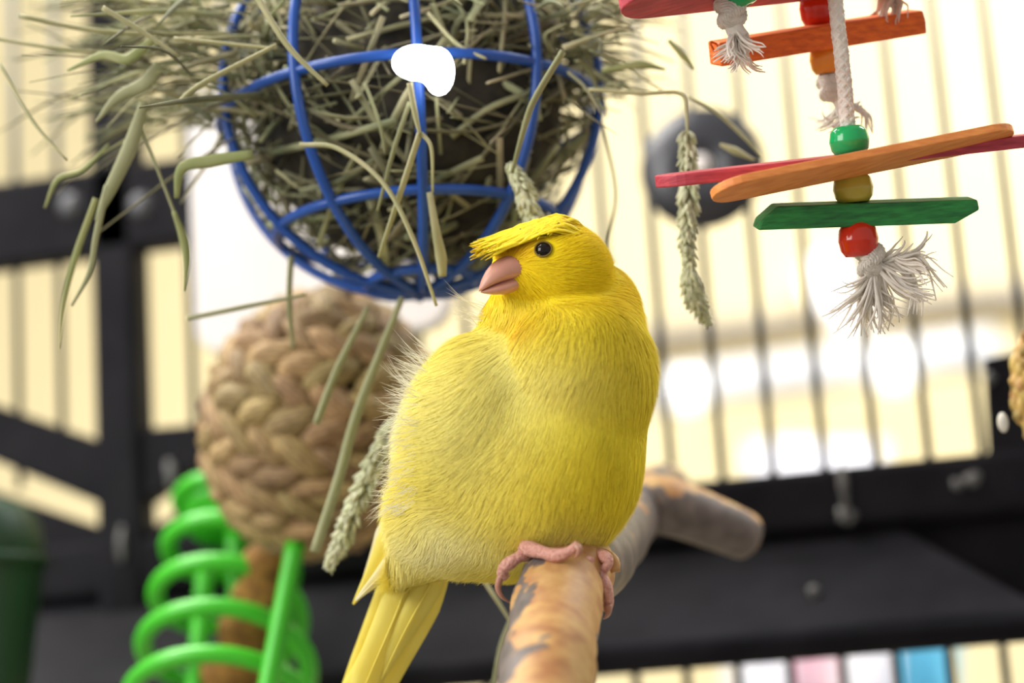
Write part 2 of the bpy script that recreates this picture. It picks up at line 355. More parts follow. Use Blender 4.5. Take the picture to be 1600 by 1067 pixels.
# heavy lower rail across the whole width
def zx(px, py): return wp(px, py)[2]
zA = zx(1250, 742); zB = zx(1250, 836)
xr0, xr1 = wp(-120, 900)[0], wp(1700, 800)[0]
lr = bevel(mk('rail', *box(((xr0+xr1)/2, YW-.004, (zA+zB)/2), X3, ((xr1-xr0)/2, .008, (zA-zB)/2)), M['cage'], cage, smooth=False), .003)
zD = zx(1250, 1000)
bevel(mk('back_plate', *box(((xr0+xr1)/2, YW+.008, (zA+zD)/2), X3, ((xr1-xr0)/2, .002, (zA-zD)/2-.002)), M['cage'], cage, smooth=False), .001)
# apron: a sloping plate with a cut corner
dp = .045
def ap(px, py, off): p = wp(px, py, off); return p
pa = [np.array([xr0, YW-.006, zB]), np.array([wp(1400, 818)[0], YW-.006, zB]), wp(1640, 948, dp), np.array([xr0, YW-dp, wp(1250, 985, dp)[2]])]
pa[2][2] = pa[3][2]; pa[2][0] = wp(1640, 950, dp)[0]
V, F = prism(pa, (0, .003, -.003)); bevel(mk('apron', V, F, M['cage'], cage, smooth=False), .001)
V, F = tube([pa[3]+(0, .004, -.004), pa[2]+(0.02, .004, -.004)], .006, 14); mk('apron_lip', V, F, M['cage'], cage)
# corner plate at the far right
wpanel('corner_plate', [(1537, 566), (1700, 535), (1700, 760), (1546, 730)], .009, -.002)
for q, w, h, off in (((1318, 765), 6, 40, .014), ((1321, 805), 14, 14, .014), ((1520, 748), 12, 12, .014), ((1495, 756), 8, 8, .014), ((265, 740), 7, 26, .012), ((1270, 925), 7, 12, .0335), ((1545, 590), 8, 9, .0115), ((188, 850), 5, 30, .0150)):
    c = wp(*q, off); n = 14; P = [c+np.array([K(w, .82)*math.cos(a)*(1+.25*math.sin(3*a+w)), 0, K(h, .82)*math.sin(a)*(1+.2*math.cos(2*a+h))]) for a in np.linspace(0, 2*math.pi, n, endpoint=False)]
    V, F = prism(P, (0, .0025, 0)); mk('dropping', V, F, M['drop'], cage, label='dried whitish dropping')

# round dark disc clamped on the bars
dc = wp(1097, 262, .012)
dt = thing('mounting_disc', dc, 'round dark grey disc clamped on the bars behind the hanging seed head', 'disc')
R1 = .0240
V, F = lathe(dc, (0, -1, 0), [(.0046, -.002), (R1*.97, -.002), (R1, 0), (R1*.96, .003), (R1*.5, .0042), (.0046, .0045), (.0046, -.002)], 48, ref=(0, 0, 1)); F = F[:-2]
mk('plate', V, F, M['disc'], dt)
V, F = lathe(dc+np.array([0, 0, 0]), (0, -1, 0), [(.0044, -.006), (.0044, .004), (.0036, .0056), (.0012, .006)], 20); mk('stud', V, F, M['white'], dt, label='pale round centre stud')

# white panel added in place of the overexposed patch behind the hay feeder
wt = thing('bright_patch_panel', wp(540, 520, .02), 'white panel standing in for the overexposed patch behind the hay feeder', 'panel')
P = []
x0, x1, z0, z1 = wp(348, 400)[0], wp(735, 400)[0], wp(540, 560)[2], wp(540, 150)[2]; rr = .012
for cx, cz, a0 in ((x1-rr, z1-rr, 0), (x0+rr, z1-rr, 90), (x0+rr, z0+rr, 180), (x1-rr, z0+rr, 270)):
    for k in range(6): a = math.radians(a0+18*k); P.append((cx+rr*math.cos(a), YW-.034, cz+rr*math.sin(a)))
V, F = prism(P, (0, .008, 0)); bevel(mk('panel_body', V, F, M['white'], wt, smooth=False), .002)
for x in (x0+.02, x1-.02): V, F = tube([(x, YW-.026, z1-.02), (x, YW-.004, z1-.02)], .003, 10); mk('hook', V, F, M['steel'], wt)

# ------------------------------------------------------------------ perch
pp = [(838, 1180, .475, 78), (850, 1080, .50, 76), (862, 1000, .525, 72), (874, 930, .545, 69), (893, 893, .562, 67), (930, 875, .590, 60), (955, 845, .625, 54), (985, 805, .665, 50), (1010, 780, .70, 46), (1040, 765, .745, 42)]
PC = np.array([W(a, b, d) for a, b, d, r in pp]); PR = np.array([K(r, d) for a, b, d, r in pp])
perch = thing('branch_perch', PC[4]-np.array([0, 0, PR[4]]), 'natural forked wooden branch perch with peeling bark under the canary', 'perch')
nP = 70; PCs = spline(PC, nP); PRs = np.interp(np.linspace(0, 1, nP), np.linspace(0, 1, len(PR)), PR)
PRs = PRs*(1+.03*np.sin(np.arange(nP)*.7)+.02*np.sin(np.arange(nP)*1.9))
V, F = tube(PCs, PRs, 40)
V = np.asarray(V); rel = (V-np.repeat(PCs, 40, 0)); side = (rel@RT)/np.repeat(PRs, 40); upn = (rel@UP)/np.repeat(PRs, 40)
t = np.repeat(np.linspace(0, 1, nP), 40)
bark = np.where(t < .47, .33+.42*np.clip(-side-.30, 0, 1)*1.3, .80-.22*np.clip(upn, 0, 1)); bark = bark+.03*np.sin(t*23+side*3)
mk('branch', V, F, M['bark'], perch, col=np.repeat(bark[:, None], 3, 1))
sp = np.array([W(985, 790, .672), W(1040, 790, .668), W(1110, 815, .672), W(1165, 838, .676), W(1178, 844, .677)]); sr = np.array([K(46, .67), K(46, .67), K(42, .67), K(38, .67), K(24, .67)])
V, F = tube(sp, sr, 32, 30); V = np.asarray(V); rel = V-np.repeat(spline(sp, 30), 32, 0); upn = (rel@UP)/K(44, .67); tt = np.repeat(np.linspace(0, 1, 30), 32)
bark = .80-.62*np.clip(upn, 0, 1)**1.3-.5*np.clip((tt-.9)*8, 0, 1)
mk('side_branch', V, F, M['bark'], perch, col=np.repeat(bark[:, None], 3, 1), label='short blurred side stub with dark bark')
V, F = blade([W(925, 870, .556), W(945, 872, .553), W(958, 880, .55), W(962, 893, .549)], [K(14), K(13), K(10), K(7)], -FW, 8, thick=.0008); mk('bark_flake', V, F, M['bark'], perch, col=np.full((len(V), 3), .1))

# ------------------------------------------------------------------ the canary
def cc(px, py, z): d = .57-z*.01; return np.array([(px-800)/FPX*d, -(py-533.5)/FPX*d, -d])*100   # camera space, cm
def c2w(p): p = np.asarray(p)*.01; return CAM+p[..., 0:1]*RT+p[..., 1:2]*UP-p[..., 2:3]*FW
S = 100*.57/FPX
def rotz(a): a = math.radians(a); return np.array([[math.cos(a), -math.sin(a), 0], [math.sin(a), math.cos(a), 0], [0, 0, 1.0]])
EL = [  # px, py, z(cm toward camera), radii px, in-plane angle, blend
    (812, 712, -.2, (180, 196, 165), -24, .3),
    (895, 590, 0.35, (129, 146, 140), -8, .5),
    (740, 655, 0.5, (100, 142, 112), -18, .6),
    (880, 735, 0.8, (108, 126, 116), -25, 1.0),
    (700, 812, -.4, (92, 78, 85), -35, .8),
    (665, 850, -.9, (44, 70, 40), -32, .9),
    (930, 478, -.4, (72, 68, 85), -40, .5),
    (812, 498, 0.15, (58, 52, 66), 0, .4),
    (872, 426, 0.35, (84, 79, 82), 0, .2),
    (815, 424, .65, (46, 44, 50), 0, .6)]
ELs = [(cc(a, b, z), np.array(r)*S, rotz(g), k) for a, b, z, r, g, k in EL]
def bird_sdf(p):
    d = None
    for c, r, Mx, k in ELs:
        e = sdf_ell(p, c, r, Mx); d = e if d is None else smin(d, e, k)
    return d
lo = np.min([c-r.max()*1.05 for c, r, *_ in ELs], 0)-.3; hi = np.max([c+r.max()*1.05 for c, r, *_ in ELs], 0)+.3
BV, BF = surfnets(bird_sdf, lo, hi, .11)
def grad(p, e=.04):
    g = np.stack([bird_sdf(p+np.eye(3)[i]*e)-bird_sdf(p-np.eye(3)[i]*e) for i in range(3)], -1); return g/(np.linalg.norm(g, axis=-1, keepdims=True)+1e-9)
for _ in range(2): BV = BV-grad(BV)*bird_sdf(BV)[:, None]
def pix(p): return 800+FPX*p[:, 0]/-p[:, 2], 533.5-FPX*p[:, 1]/-p[:, 2]
def sst(a, b, x): t = np.clip((x-a)/(b-a), 0, 1); return t*t*(3-2*t)
def lerp(a, b, t): return a*(1-t)[:, None]+np.asarray(b)[None, :]*t[:, None]
def plum_col(p):
    x, y = pix(p)
    c = np.tile(np.array([.93, .78, .04]), (len(p), 1))
    c = lerp(c, (.96, .90, .34), .8*np.exp(-(((x-720)/130)**2+((y-650)/150)**2)))         # pale flank
    c = lerp(c, (.95, .88, .34), .5*np.exp(-(((x-860)/110)**2+((y-575)/50)**2)))         # pale breast band
    c = lerp(c, (.93, .88, .48), .8*np.exp(-(((x-690)/110)**2+((y-850)/55)**2)))           # whitish vent
    c = lerp(c, (.93, .87, .46), .7*np.exp(-(((x-905)/60)**2+((y-850)/45)**2)))
    c = lerp(c, (.97, .95, .78), .85*sst(670, 600, x+.25*(y-650)))                         # white back fringe
    c = lerp(c, (.97, .74, .012), .9*sst(500, 455, y))                                     # golden head
    c = lerp(c, (.95, .58, .012), .6*np.exp(-(((x-815)/40)**2+((y-497)/18)**2)))          # orange throat
    c = lerp(c, (.90, .48, .02), .8*np.exp(-(((x-795)/30)**2+((y-393)/14)**2)))
    return c
bw = c2w(BV)
feetmid = W(870, 880, .562)
canary = mk('canary', bw, BF, M['skinbird'], col=plum_col(BV)*.96, origin=feetmid)
tag(canary, 'yellow crested canary perched on the branch, fluffed up, head turned left', 'bird')

# plumage strands lying over the body
tri = np.array([(f[0], f[1], f[2]) for f in BF]+[(f[0], f[2], f[3]) for f in BF])
ta = np.linalg.norm(np.cross(BV[tri[:, 1]]-BV[tri[:, 0]], BV[tri[:, 2]]-BV[tri[:, 0]]), axis=1)
def sample(n):
    i = rng.choice(len(tri), n, p=ta/ta.sum()); a, b = rng.random(n), rng.random(n); s = a+b > 1; a[s] = 1-a[s]; b[s] = 1-b[s]
    T = tri[i]; return BV[T[:, 0]]+a[:, None]*(BV[T[:, 1]]-BV[T[:, 0]])+b[:, None]*(BV[T[:, 2]]-BV[T[:, 0]])
def flow(p):
    x, y = pix(p)
    v = np.tile(np.array([-.35, -1.0, 0]), (len(p), 1))
    wl = sst(860, 650, x)*sst(500, 560, y)*(1-.6*sst(760, 860, y)); v = lerp(v, (-1.0, -.28, -.25), wl)
    v = lerp(v, (-.12, -1.0, 0), .8*sst(880, 980, x)*sst(480, 560, y))
    hw = sst(500, 455, y)[:, None]; hd = np.stack([x-770, -(y-425)*1.0-14, np.full(len(x), -25.0)], -1); hd /= np.linalg.norm(hd, axis=1)[:, None]
    return v*(1-hw)+hd*hw
def strands(p, length, lift, w, colr, jitter=.09, droop=.35):
    n = grad(p); v = flow(p)+rng.normal(0, jitter, p.shape)+.16*np.sin(p[:, [1, 2, 0]]*3.1+p[:, [2, 0, 1]]*2.3); v -= n*np.sum(v*n, 1)[:, None]; v /= np.linalg.norm(v, axis=1)[:, None]+1e-9
    s = np.cross(n, v); L_ = length[:, None]; lf = lift[:, None]; k = 4; us = (0, .35, .7, 1.0); wid = (1.0, .9, .55, 0.08); rows = []
    for u, ww in zip(us, wid):
        c = p+n*.012+v*L_*u+n*L_*(lf*u-droop*lf*u*u)
        dd = bird_sdf(c); c = c+n*np.clip(.012-dd, 0, .4)[:, None]
        rows.append(c-s*(w*ww)[:, None]); rows.append(c+s*(w*ww)[:, None])
    V = np.stack(rows, 1); m = len(p); base = np.arange(m)[:, None]*8
    Fq = np.concatenate([base+np.array([[0, 1, 3, 2]]), base+np.array([[2, 3, 5, 4]]), base+np.array([[4, 5, 7, 6]])])
    return V.reshape(-1, 3), Fq, np.repeat(colr, 8, 0)
def fastmesh(name, V, F, mat_, parent, col, kind):
    o0 = V.mean(0); me = bpy.data.meshes.new(name); me.vertices.add(len(V)); me.vertices.foreach_set('co', (V-o0).ravel())
    me.loops.add(F.size); me.loops.foreach_set('vertex_index', F.ravel().astype(np.int32)); me.polygons.add(len(F))
    me.polygons.foreach_set('loop_start', np.arange(len(F), dtype=np.int32)*4); me.update(calc_edges=True)
    me.polygons.foreach_set('use_smooth', np.ones(len(F), bool))
    a = me.color_attributes.new('Col', 'FLOAT_COLOR', 'POINT'); c = np.ones((len(V), 4)); c[:, :3] = col; a.data.foreach_set('color', c.ravel())
    me.materials.append(mat_); me.validate(); o = bpy.data.objects.new(name, me); link(o); o.parent = parent; o.location = Vector(o0)-rootloc(parent); o['kind'] = kind; return o
p = sample(95000); x, y = pix(p); n_ = len(p)
ln = (.50+.40*rng.random(n_))*(1-.55*sst(490, 440, y)); ln *= 1+.35*sst(720, 630, x)
keep = ~(((x-849)/17)**2+((y-390)/17)**2 < 1); keep &= ~((x < 804) & (y > 406) & (y < 458) & (x > 700) & (p[:, 2] > -57.2))
lf = .05+.07*rng.random(n_)+.18*sst(690, 620, x)*rng.random(n_)
a = strands(p[keep], ln[keep], lf[keep], np.full(keep.sum(), .0085), (plum_col(p)*(.93+.14*rng.random((n_, 1))))[keep])
# loose white wisps along the back edge
q = sample(60000); x, y = pix(q); nn = grad(q); sel = (nn[:, 0] < -.72) & (y > 470) & (y < 800) & (x < 760) & (rng.random(len(q)) < .14); q = q[sel]
def wisps(p, length):
    n = grad(p); x, y = pix(p); m = len(p)
    v = np.stack([np.full(m, -1.0), .55-1.1*sst(560, 720, y)+rng.normal(0, .28, m), rng.normal(0, .3, m)], -1); v = v+.5*n; v /= np.linalg.norm(v, axis=1)[:, None]
    s = np.cross(v, np.array([0, 0, 1.0])); s /= np.linalg.norm(s, axis=1)[:, None]; rows = []; bend = rng.normal(0, .25, m)[:, None]
    for u, ww in ((0, 1), (.35, .85), (.7, .55), (1, .1)):
        c = p+v*length[:, None]*u+np.array([[0, 1.0, 0]])*bend*length[:, None]*u*u; rows += [c-s*.0085*ww, c+s*.0085*ww]
    V = np.stack(rows, 1); b = np.arange(m)[:, None]*8
    return V.reshape(-1, 3), np.concatenate([b+np.array([[0, 1, 3, 2]]), b+np.array([[2, 3, 5, 4]]), b+np.array([[4, 5, 7, 6]])]), np.tile(np.array([[.93, .90, .74]]), (m*8, 1))
b = wisps(q, (.30+.6*rng.random(len(q))**1.5)*(1+.35*sst(660, 560, pix(q)[1])))
PV = np.vstack([a[0], b[0]]); PF = np.vstack([a[1], b[1]+len(a[0])])
fastmesh('plumage', c2w(PV), PF, M['plum'], canary, np.vstack([a[2], b[2]]), 'stuff')

def hit(px, py):           # first point of the body met by the view ray, else the nearest body point
    v = cc(px, py, 4.5); dr = v/np.linalg.norm(v); q = v.copy()
    for _ in range(120):
        s = bird_sdf(q[None])[0]
        if s < .002: return q
        q = q+dr*min(s*.8, .5)
        if q[2] < -60: break
    q = cc(px, py, .4)
    for _ in range(6): q = q-grad(q[None])[0]*bird_sdf(q[None])[0]*.8
    return q
# crest: layered blades from the crown, fanning forward over beak and eyes
V_ = MB(); cols = []
for i in range(520):
    u = random.random(); s = random.random()
    bx, by = 905-120*s+random.gauss(0, 8), 352+10*(1-s)*u+18*u*(.3+s*.5)+random.gauss(0, 3)
    ex = bx-(40+66*random.random()*(0.45+.8*s)); ex = max(ex, 733+random.random()**1.5*50)
    g = min(1, max(0, (852-ex)/117)); ey = 353+24*g+(10+22*g)*u+random.gauss(0, 3)
    if i % 3 == 0:          # short tips hanging along the lower fringe
        bx = random.uniform(765, 885); ex = bx-random.uniform(14, 34); g = min(1, max(0, (852-ex)/117)); by = 353+8*random.random()+20*g; ey = 360+34*g+random.gauss(2, 4)
    r0 = hit(bx, max(by, 351)); g0 = grad(r0[None])[0]
    e = hit(max(ex, 800), min(max(ey, 352), 420)); e = cc(ex, ey, 57+e[2]+.10+.25*random.random()+(.15 if ex < 800 else 0))
    mid = (r0+e)/2; gm = grad(mid[None])[0]; mid = mid+gm*max(0, .16-bird_sdf(mid[None])[0])+np.array([0, .05, 0])
    P = c2w(np.array([r0+g0*.02, mid, e])); nrm = unit(UP*.8-FW*.7)
    hw = K(2.6+2.6*random.random()); V, F = blade(P, [hw*.5, hw, hw*.9, hw*.1], nrm, 7, thick=.00012, bend=.3); V_.add(V, F)
    k = 1.0 if random.random() > .025 else .3
    cols += [[k, k, k]]*len(V)
cr = V_.build('crest', M['crest'], canary, col=np.array(cols)); cr['label'] = 'golden fringe of crest feathers with dark flecks'; cr['kind'] = 'stuff'

# beak: two shells meeting along the gape
def beak_part(name, up):
    tip = cc(748, 456, 1.72) if up else cc(750, 456.5, 1.70)
    base = cc(808, 426, 1.2) if up else cc(800, 443, 1.2)
    ctrl = cc(768, 412, 1.75) if up else cc(782, 456, 1.55)
    n = 16; sg = 20; V = []; F = []
    for i in range(n):
        t = i/(n-1); c = (1-t)**2*base+2*t*(1-t)*(ctrl*.5+.5*(base+tip)/2)+t*t*tip
        rr = (1-t**1.7)**.8
        for k in range(sg):
            an = 2*math.pi*k/sg; ax1 = unit(tip-base); sd = unit(np.cross(ax1, [0, 1, 0])); u2 = np.cross(sd, ax1)
            h = (.43 if up else .21)*rr; w_ = (.44 if up else .40)*rr
            yy = math.sin(an); yy = yy if (yy > 0) == up else yy*(.6 if up else 1.0)
            V.append(c+sd*w_*math.cos(an)+u2*h*yy+(np.array([0, .06, 0]) if up else 0)*rr)
    F = [(i*sg+k, i*sg+(k+1) % sg, (i+1)*sg+(k+1) % sg, (i+1)*sg+k) for i in range(n-1) for k in range(sg)]+[tuple(range(sg))[::-1], tuple((n-1)*sg+k for k in range(sg))]
    return mk(name, c2w(np.array(V)), F, M['beak'], canary, label='pale pink conical beak half')
beak_part('upper_beak', True); beak_part('lower_beak', False)
# eye
ep = hit(849, 390); eg = grad(ep[None])[0]; ec = ep-eg*.09
def ball(c, r, seg=24, rings=14):
    V = []; F = []
    for i in range(rings+1):
        th = math.pi*i/rings
        for k in range(seg): V.append(c+r*np.array([math.sin(th)*math.cos(2*math.pi*k/seg), math.cos(th), math.sin(th)*math.sin(2*math.pi*k/seg)]))
    F = [(i*seg+k, i*seg+(k+1) % seg, (i+1)*seg+(k+1) % seg, (i+1)*seg+k) for i in range(rings) for k in range(seg)]; return np.array(V), F
V, F = ball(ec, .232); ey = mk('eye', c2w(V), F, M['eye'], canary, label='glossy black eye')
a1 = unit(np.cross(eg, [0, 1, 0])); a2 = np.cross(eg, a1)
V, F = tube(c2w(np.array([ec+eg*.12+.222*(a1*math.cos(t)+a2*math.sin(t)) for t in np.linspace(0, 2*math.pi, 28, endpoint=False)])), .00025, 8, closed=True); mk('eyelid', V, F, M['lid'], ey)

# tail and wing tip
def feather(par, name, path, ws, m, tilt=0.0):
    P = [W(*p_) for p_ in path]; nrm = unit(-FW+RT*tilt); V, F = blade(P, [K(w_) for w_ in ws], nrm, 22, thick=.0003, bend=.18)
    f = mk(name, V, F, m, par); Ps = np.array(P)+nrm*.0005; V, F = tube(Ps, [.00045, .00035, .0002][:len(Ps)] if len(Ps) == 3 else np.linspace(.00045, .0002, len(Ps)), 6, 14); mk('feather_shaft', V, F, m, f); return f
for path, ws, m in ((((672, 850, .585), (628, 960, .589), (556, 1085, .594), (508, 1150, .597)), (26, 30, 27, 4), 'feather'),
                    (((690, 850, .583), (655, 945, .586), (592, 1065, .590), (555, 1160, .594)), (26, 36, 32, 6), 'feather'),
                    (((655, 850, .581), (622, 950, .5835), (575, 1060, .586), (535, 1160, .59)), (20, 30, 26, 4), 'feather'),
                    (((650, 840, .588), (607, 930, .592), (560, 1035, .596), (530, 1090, .599)), (18, 22, 14, 3), 'feather'),
                    (((700, 855, .580), (668, 920, .582), (630, 990, .584), (596, 1060, .587)), (14, 24, 18, 4), 'feather')):
    feather(canary, 'tail_feather', path, ws, M[m], .2)
for path, ws, m in ((((640, 770, .583), (612, 850, .586), (552, 944, .590)), (16, 26, 2), 'feather'),
                    (((660, 810, .578), (632, 860, .579), (556, 938, .583)), (11, 22, 2), 'featherw'),
                    (((632, 760, .588), (604, 840, .592), (566, 916, .595)), (12, 20, 3), 'featherw'),
                    (((652, 790, .580), (625, 858, .582), (575, 925, .585)), (12, 17, 2), 'feather')):
    f = feather(canary, 'wing_feather', path, ws, M[m], .2)

# feet
def foot(name, paths):
    root = None
    for i, (pts, rs, claw) in enumerate(paths):
        P = np.array([W(*q_) for q_ in pts]); n = 24
        r_ = np.interp(np.linspace(0, 1, n), np.linspace(0, 1, len(rs)), [K(r0*.88) for r0 in rs]); r_ = r_*(1+.09*np.sin(np.linspace(0, 16, n)))
        V, F = tube(spline(P, n), r_, 12)
        if i == 0: root = mk(name, V, F, M['foot'], canary)
        else: t_ = mk('toe', V, F, M['foot'], root)
        if claw:
            V, F = tube([W(*q_) for q_ in claw], [K(6), K(5), K(3.2), K(.8)], 10, 14); mk('claw', V, F, M['claw'], root)
foot('foot', [([(835, 820, .556), (826, 845, .552), (822, 862, .548)], (11, 12, 15), None),
              ([(820, 855, .547), (845, 862, .541), (872, 868, .537), (895, 858, .535), (904, 849, .535)], (13, 12.5, 11, 9, 6.5), [(900, 852, .533), (905, 858, .532), (903, 866, .532), (897, 872, .533)]),
              ([(828, 862, .548), (806, 873, .546), (787, 888, .547), (786, 903, .549)], (12, 10.5, 11, 8), [(783, 898, .548), (778, 917, .548), (784, 932, .548), (798, 942, .549)]),
              ([(826, 856, .553), (800, 878, .556), (791, 900, .562)], (11, 9.5, 6), None)])
foot('foot', [([(918, 830, .566), (924, 850, .562), (930, 868, .556)], (11, 12, 14), None),
              ([(926, 868, .553), (940, 900, .548), (951, 930, .546), (949, 955, .547)], (10, 10.5, 9.5, 7), [(950, 945, .545), (951, 955, .545), (948, 962, .546), (943, 967, .547)]),
              ([(930, 868, .556), (943, 868, .550), (950, 880, .548), (942, 893, .548)], (12, 11, 10, 6), None),
              ([(915, 872, .555), (900, 870, .549), (925, 878, .546)], (8, 8, 8), None)])

# ------------------------------------------------------------------ hay feeder
DF = .655; fc = W(642, 165, DF); RB = K(297, DF); ZU = np.array([0, 0, 1.0])
feeder = thing('hay_feeder', fc-ZU*RB, 'round blue wire hay feeder basket stuffed with hay', 'feeder')
wr = .00155
def ring_at(elev, nm):
    z = RB*math.sin(elev); r = RB*math.cos(elev); P = [fc+np.array([r*math.cos(t), r*math.sin(t), z]) for t in np.linspace(0, 2*math.pi, 64, endpoint=False)]
    V, F = tube(P, wr, 10, closed=True); mk(nm, V, F, M['blue'], feeder)
for e in (math.radians(-4.5), math.radians(-43), math.radians(-74), math.radians(40)): ring_at(e, 'ring')
for k in range(10):
    ph = math.radians(-90-13-5+36*k)
    P = [fc+RB*1.012*np.array([math.cos(e)*math.cos(ph), math.cos(e)*math.sin(ph), math.sin(e)]) for e in np.radians(np.linspace(-88, 62, 34))]
    V, F = tube(P, wr, 10); mk('wire', V, F, M['blue'], feeder)
V, F = tube([fc+ZU*RB*.8, fc+ZU*RB*1.6], .0012, 8); mk('hanger', V, F, M['steel'], feeder)

# hay: uncountable strands
mb = MB()
def strand_tube(P, r, flat): V, F = tube(P, r, 5, 8, flat=flat); mb.add(V, F)
for i in range(760):
    while True:
        c = rng.uniform(-1, 1, 3)
        if .72 < np.linalg.norm(c) < .98 and (c[2] > -.1 or random.random() < .75): break
    c = fc+c*RB*.97; d = unit(rng.normal(0, 1, 3)*np.array([1.2, 1, .75])); L_ = rng.uniform(.02, .075)
    P = []
    bd = rng.normal(0, .25, 3)
    for u in (-.5, 0, .5):
        q = c+d*L_*u+bd*L_*(u*u); rr = np.linalg.norm(q-fc)
        if rr > RB*.985: q = fc+(q-fc)*RB*.985/rr
        P.append(q)
    strand_tube(P, [K(2.2+5.5*random.random()**1.6, .65)]*3, random.choice((.25, .4, .9)))
for i in range(420):        # tufts bursting out at upper left, top and upper right
    s = random.random()
    if s < .42: a_ = (random.uniform(240, 420), random.uniform(-30, 200)); e_ = (a_[0]-random.uniform(60, 260), a_[1]+random.gauss(10, 60))
    elif s < .75: a_ = (random.uniform(300, 900), random.uniform(-80, 85)); e_ = (a_[0]+random.gauss(0, 170), a_[1]+random.gauss(0, 40))
    else: a_ = (random.uniform(860, 930), random.uniform(-20, 160)); e_ = (a_[0]+random.uniform(20, 130), a_[1]+random.gauss(0, 35))
    d0 = random.uniform(.605, .70); d1 = d0+random.gauss(0, .02)
    m_ = ((a_[0]+e_[0])/2+random.gauss(0, 10), (a_[1]+e_[1])/2-random.random()*22)
    strand_tube([W(*a_, d0), W(*m_, (d0+d1)/2), W(*e_, d1)], [K(2+5*random.random()**1.5, .62), K(2+4*random.random(), .62), K(1.5, .62)], random.choice((.25, .5, .9)))
hay = thing('hay', fc-ZU*RB*.9, 'dried green and straw-coloured hay filling the blue wire feeder', 'hay')
mb.build('hay_strands', M['hay'], hay, kind='stuff')
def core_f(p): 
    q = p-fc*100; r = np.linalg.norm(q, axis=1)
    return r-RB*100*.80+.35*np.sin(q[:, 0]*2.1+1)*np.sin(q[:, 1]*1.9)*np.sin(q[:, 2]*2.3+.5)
V, F = surfnets(core_f, fc*100-RB*90, fc*100+RB*90, .35); mk('shaded_packed_core', V/100, F, M['haycore'], hay)  # filler core, shade between the strands painted into its colour

def stem(path, r, label, m='stem', flat=.6, name='hay_stem', grp='loose hay stems'):
    P = [W(*q_) for q_ in path]; rs = [K(r, .6)]*len(P); rs[-1] *= .6
    V, F = tube(P, rs, 8, 6*len(P), flat=flat); return mk(name, V, F, M[m], hay, label=label)
def leaf(path, ws, label, m='leaf'):
    P = [W(*q_) for q_ in path]; V, F = blade(P, [K(w_*.6, .62) for w_ in ws], unit(-FW+RT*.3+UP*.3), 18, bend=.35); return mk('hay_leaf', V, F, M[m], hay, label=label)
f0 = .592
stem([(0, 100, .60), (52, 190, .598), (105, 250, .596)], 5, 'pale stem slanting down at the left edge above the black rail')
stem([(-20, 58, .61), (110, 78, .61), (260, 88, .615)], 5, 'pale stem running level in from the left edge near the top')
stem([(30, 25, .60), (170, 50, .605), (360, 52, .61)], 6, 'thick pale stem lying level along the top left hay')
stem([(160, 12, .585), (215, 45, .587), (280, 88, .59)], 6, 'blunt straw stem slanting down right at the top left tuft')
stem([(272, 60, f0), (350, 68, f0), (432, 76, f0)], 5, 'short level stem ending on the left blue wire')
stem([(276, 165, .588), (315, 132, .588), (432, 70, .59)], 7, 'thick bent stem crossing the left blue wire upwards')
stem([(395, -15, .583), (450, 72, .583), (512, 134, .585)], 7, 'straw stem crossing the upper left ring of the feeder')
stem([(470, 226, .595), (528, 232, .590), (598, 285, .586), (645, 372, .584), (682, 478, .585)], 6.5, 'long stem arching over the feeder front down to the beak side')
stem([(640, 130, .585), (648, 175, .585), (656, 210, .585)], 8, 'brightly lit short stem under the white light spot')
stem([(656, 208, .586), (626, 300, .588), (592, 402, .592)], 6, 'stem slanting down left from the bright short stem')
stem([(658, 208, .586), (674, 232, .586), (676, 300, .59)], 5, 'kinked stem beside the central blue wire')
stem([(640, 160, .593), (615, 235, .593), (590, 330, .595)], 6, 'stem leaning inside the feeder left of the central wire', 'stemg')
stem([(570, 130, .595), (592, 190, .593), (602, 240, .595)], 5, 'short stem near the middle of the feeder', 'stemg')
stem([(880, 80, .585), (838, 150, .586), (822, 190, .588), (800, 270, .592)], 7, 'dark stem crossing the right blue wire near the top', 'stemg')
stem([(668, 20, .60), (715, 70, .60), (760, 92, .60)], 5, 'slanting stem above the bright light spot')
stem([(920, 140, .60), (1000, 146, .598), (1062, 146, .598), (1072, 175, .598), (1074, 215, .598)], 5, 'yellowish bent stem that carries the hanging seed head')
stem([(292, 498, .62), (380, 480, .62), (478, 460, .622)], 7, 'level green stem lying over the top of the woven nest', 'stemg')
stem([(492, 862, .615), (530, 745, .616), (560, 640, .618), (628, 465, .622)], 12, 'thick green stem hanging across the woven nest', 'stemg', .7)
stem([(494, 662, .62), (528, 575, .622), (575, 480, .625)], 9, 'shorter green stem across the nest middle', 'stemg', .7)
stem([(745, 890, .615), (775, 935, .612), (802, 978, .61)], 6, 'pale stem behind the claw under the canary')
stem([(802, 965, .625), (785, 1010, .625), (770, 1080, .625)], 9, 'green stem behind the lower perch', 'stemg')
stem([(940, 190, .63), (962, 300, .632), (950, 380, .634), (962, 412, .634)], 4, 'thin dark drooping stem right of the feeder', 'stemg')
stem([(455, 400, .63), (452, 470, .63), (458, 545, .632)], 8, 'upright stem below the lower left of the feeder', 'stemg')
leaf([(225, 160, .60), (205, 225, .60), (170, 300, .60), (150, 345, .60)], (12, 20, 16, 4), 'broad folded leaf hanging at the left tuft', 'stemg')
leaf([(168, 290, .60), (150, 370, .60), (140, 425, .60), (112, 478, .60)], (9, 8, 7, 3), 'narrow leaf hanging lowest at left with bent tip', 'stemg')
leaf([(150, 310, .604), (118, 400, .606), (100, 470, .606), (92, 545, .608)], (8, 9, 7, 2), 'drooping leaf furthest left over the black rail', 'leaf')
leaf([(215, 185, .602), (245, 260, .602), (272, 330, .602), (278, 345, .60)], (4, 4, 4, 3), 'thin dark leaf stalk over the rail bolt', 'stemg')
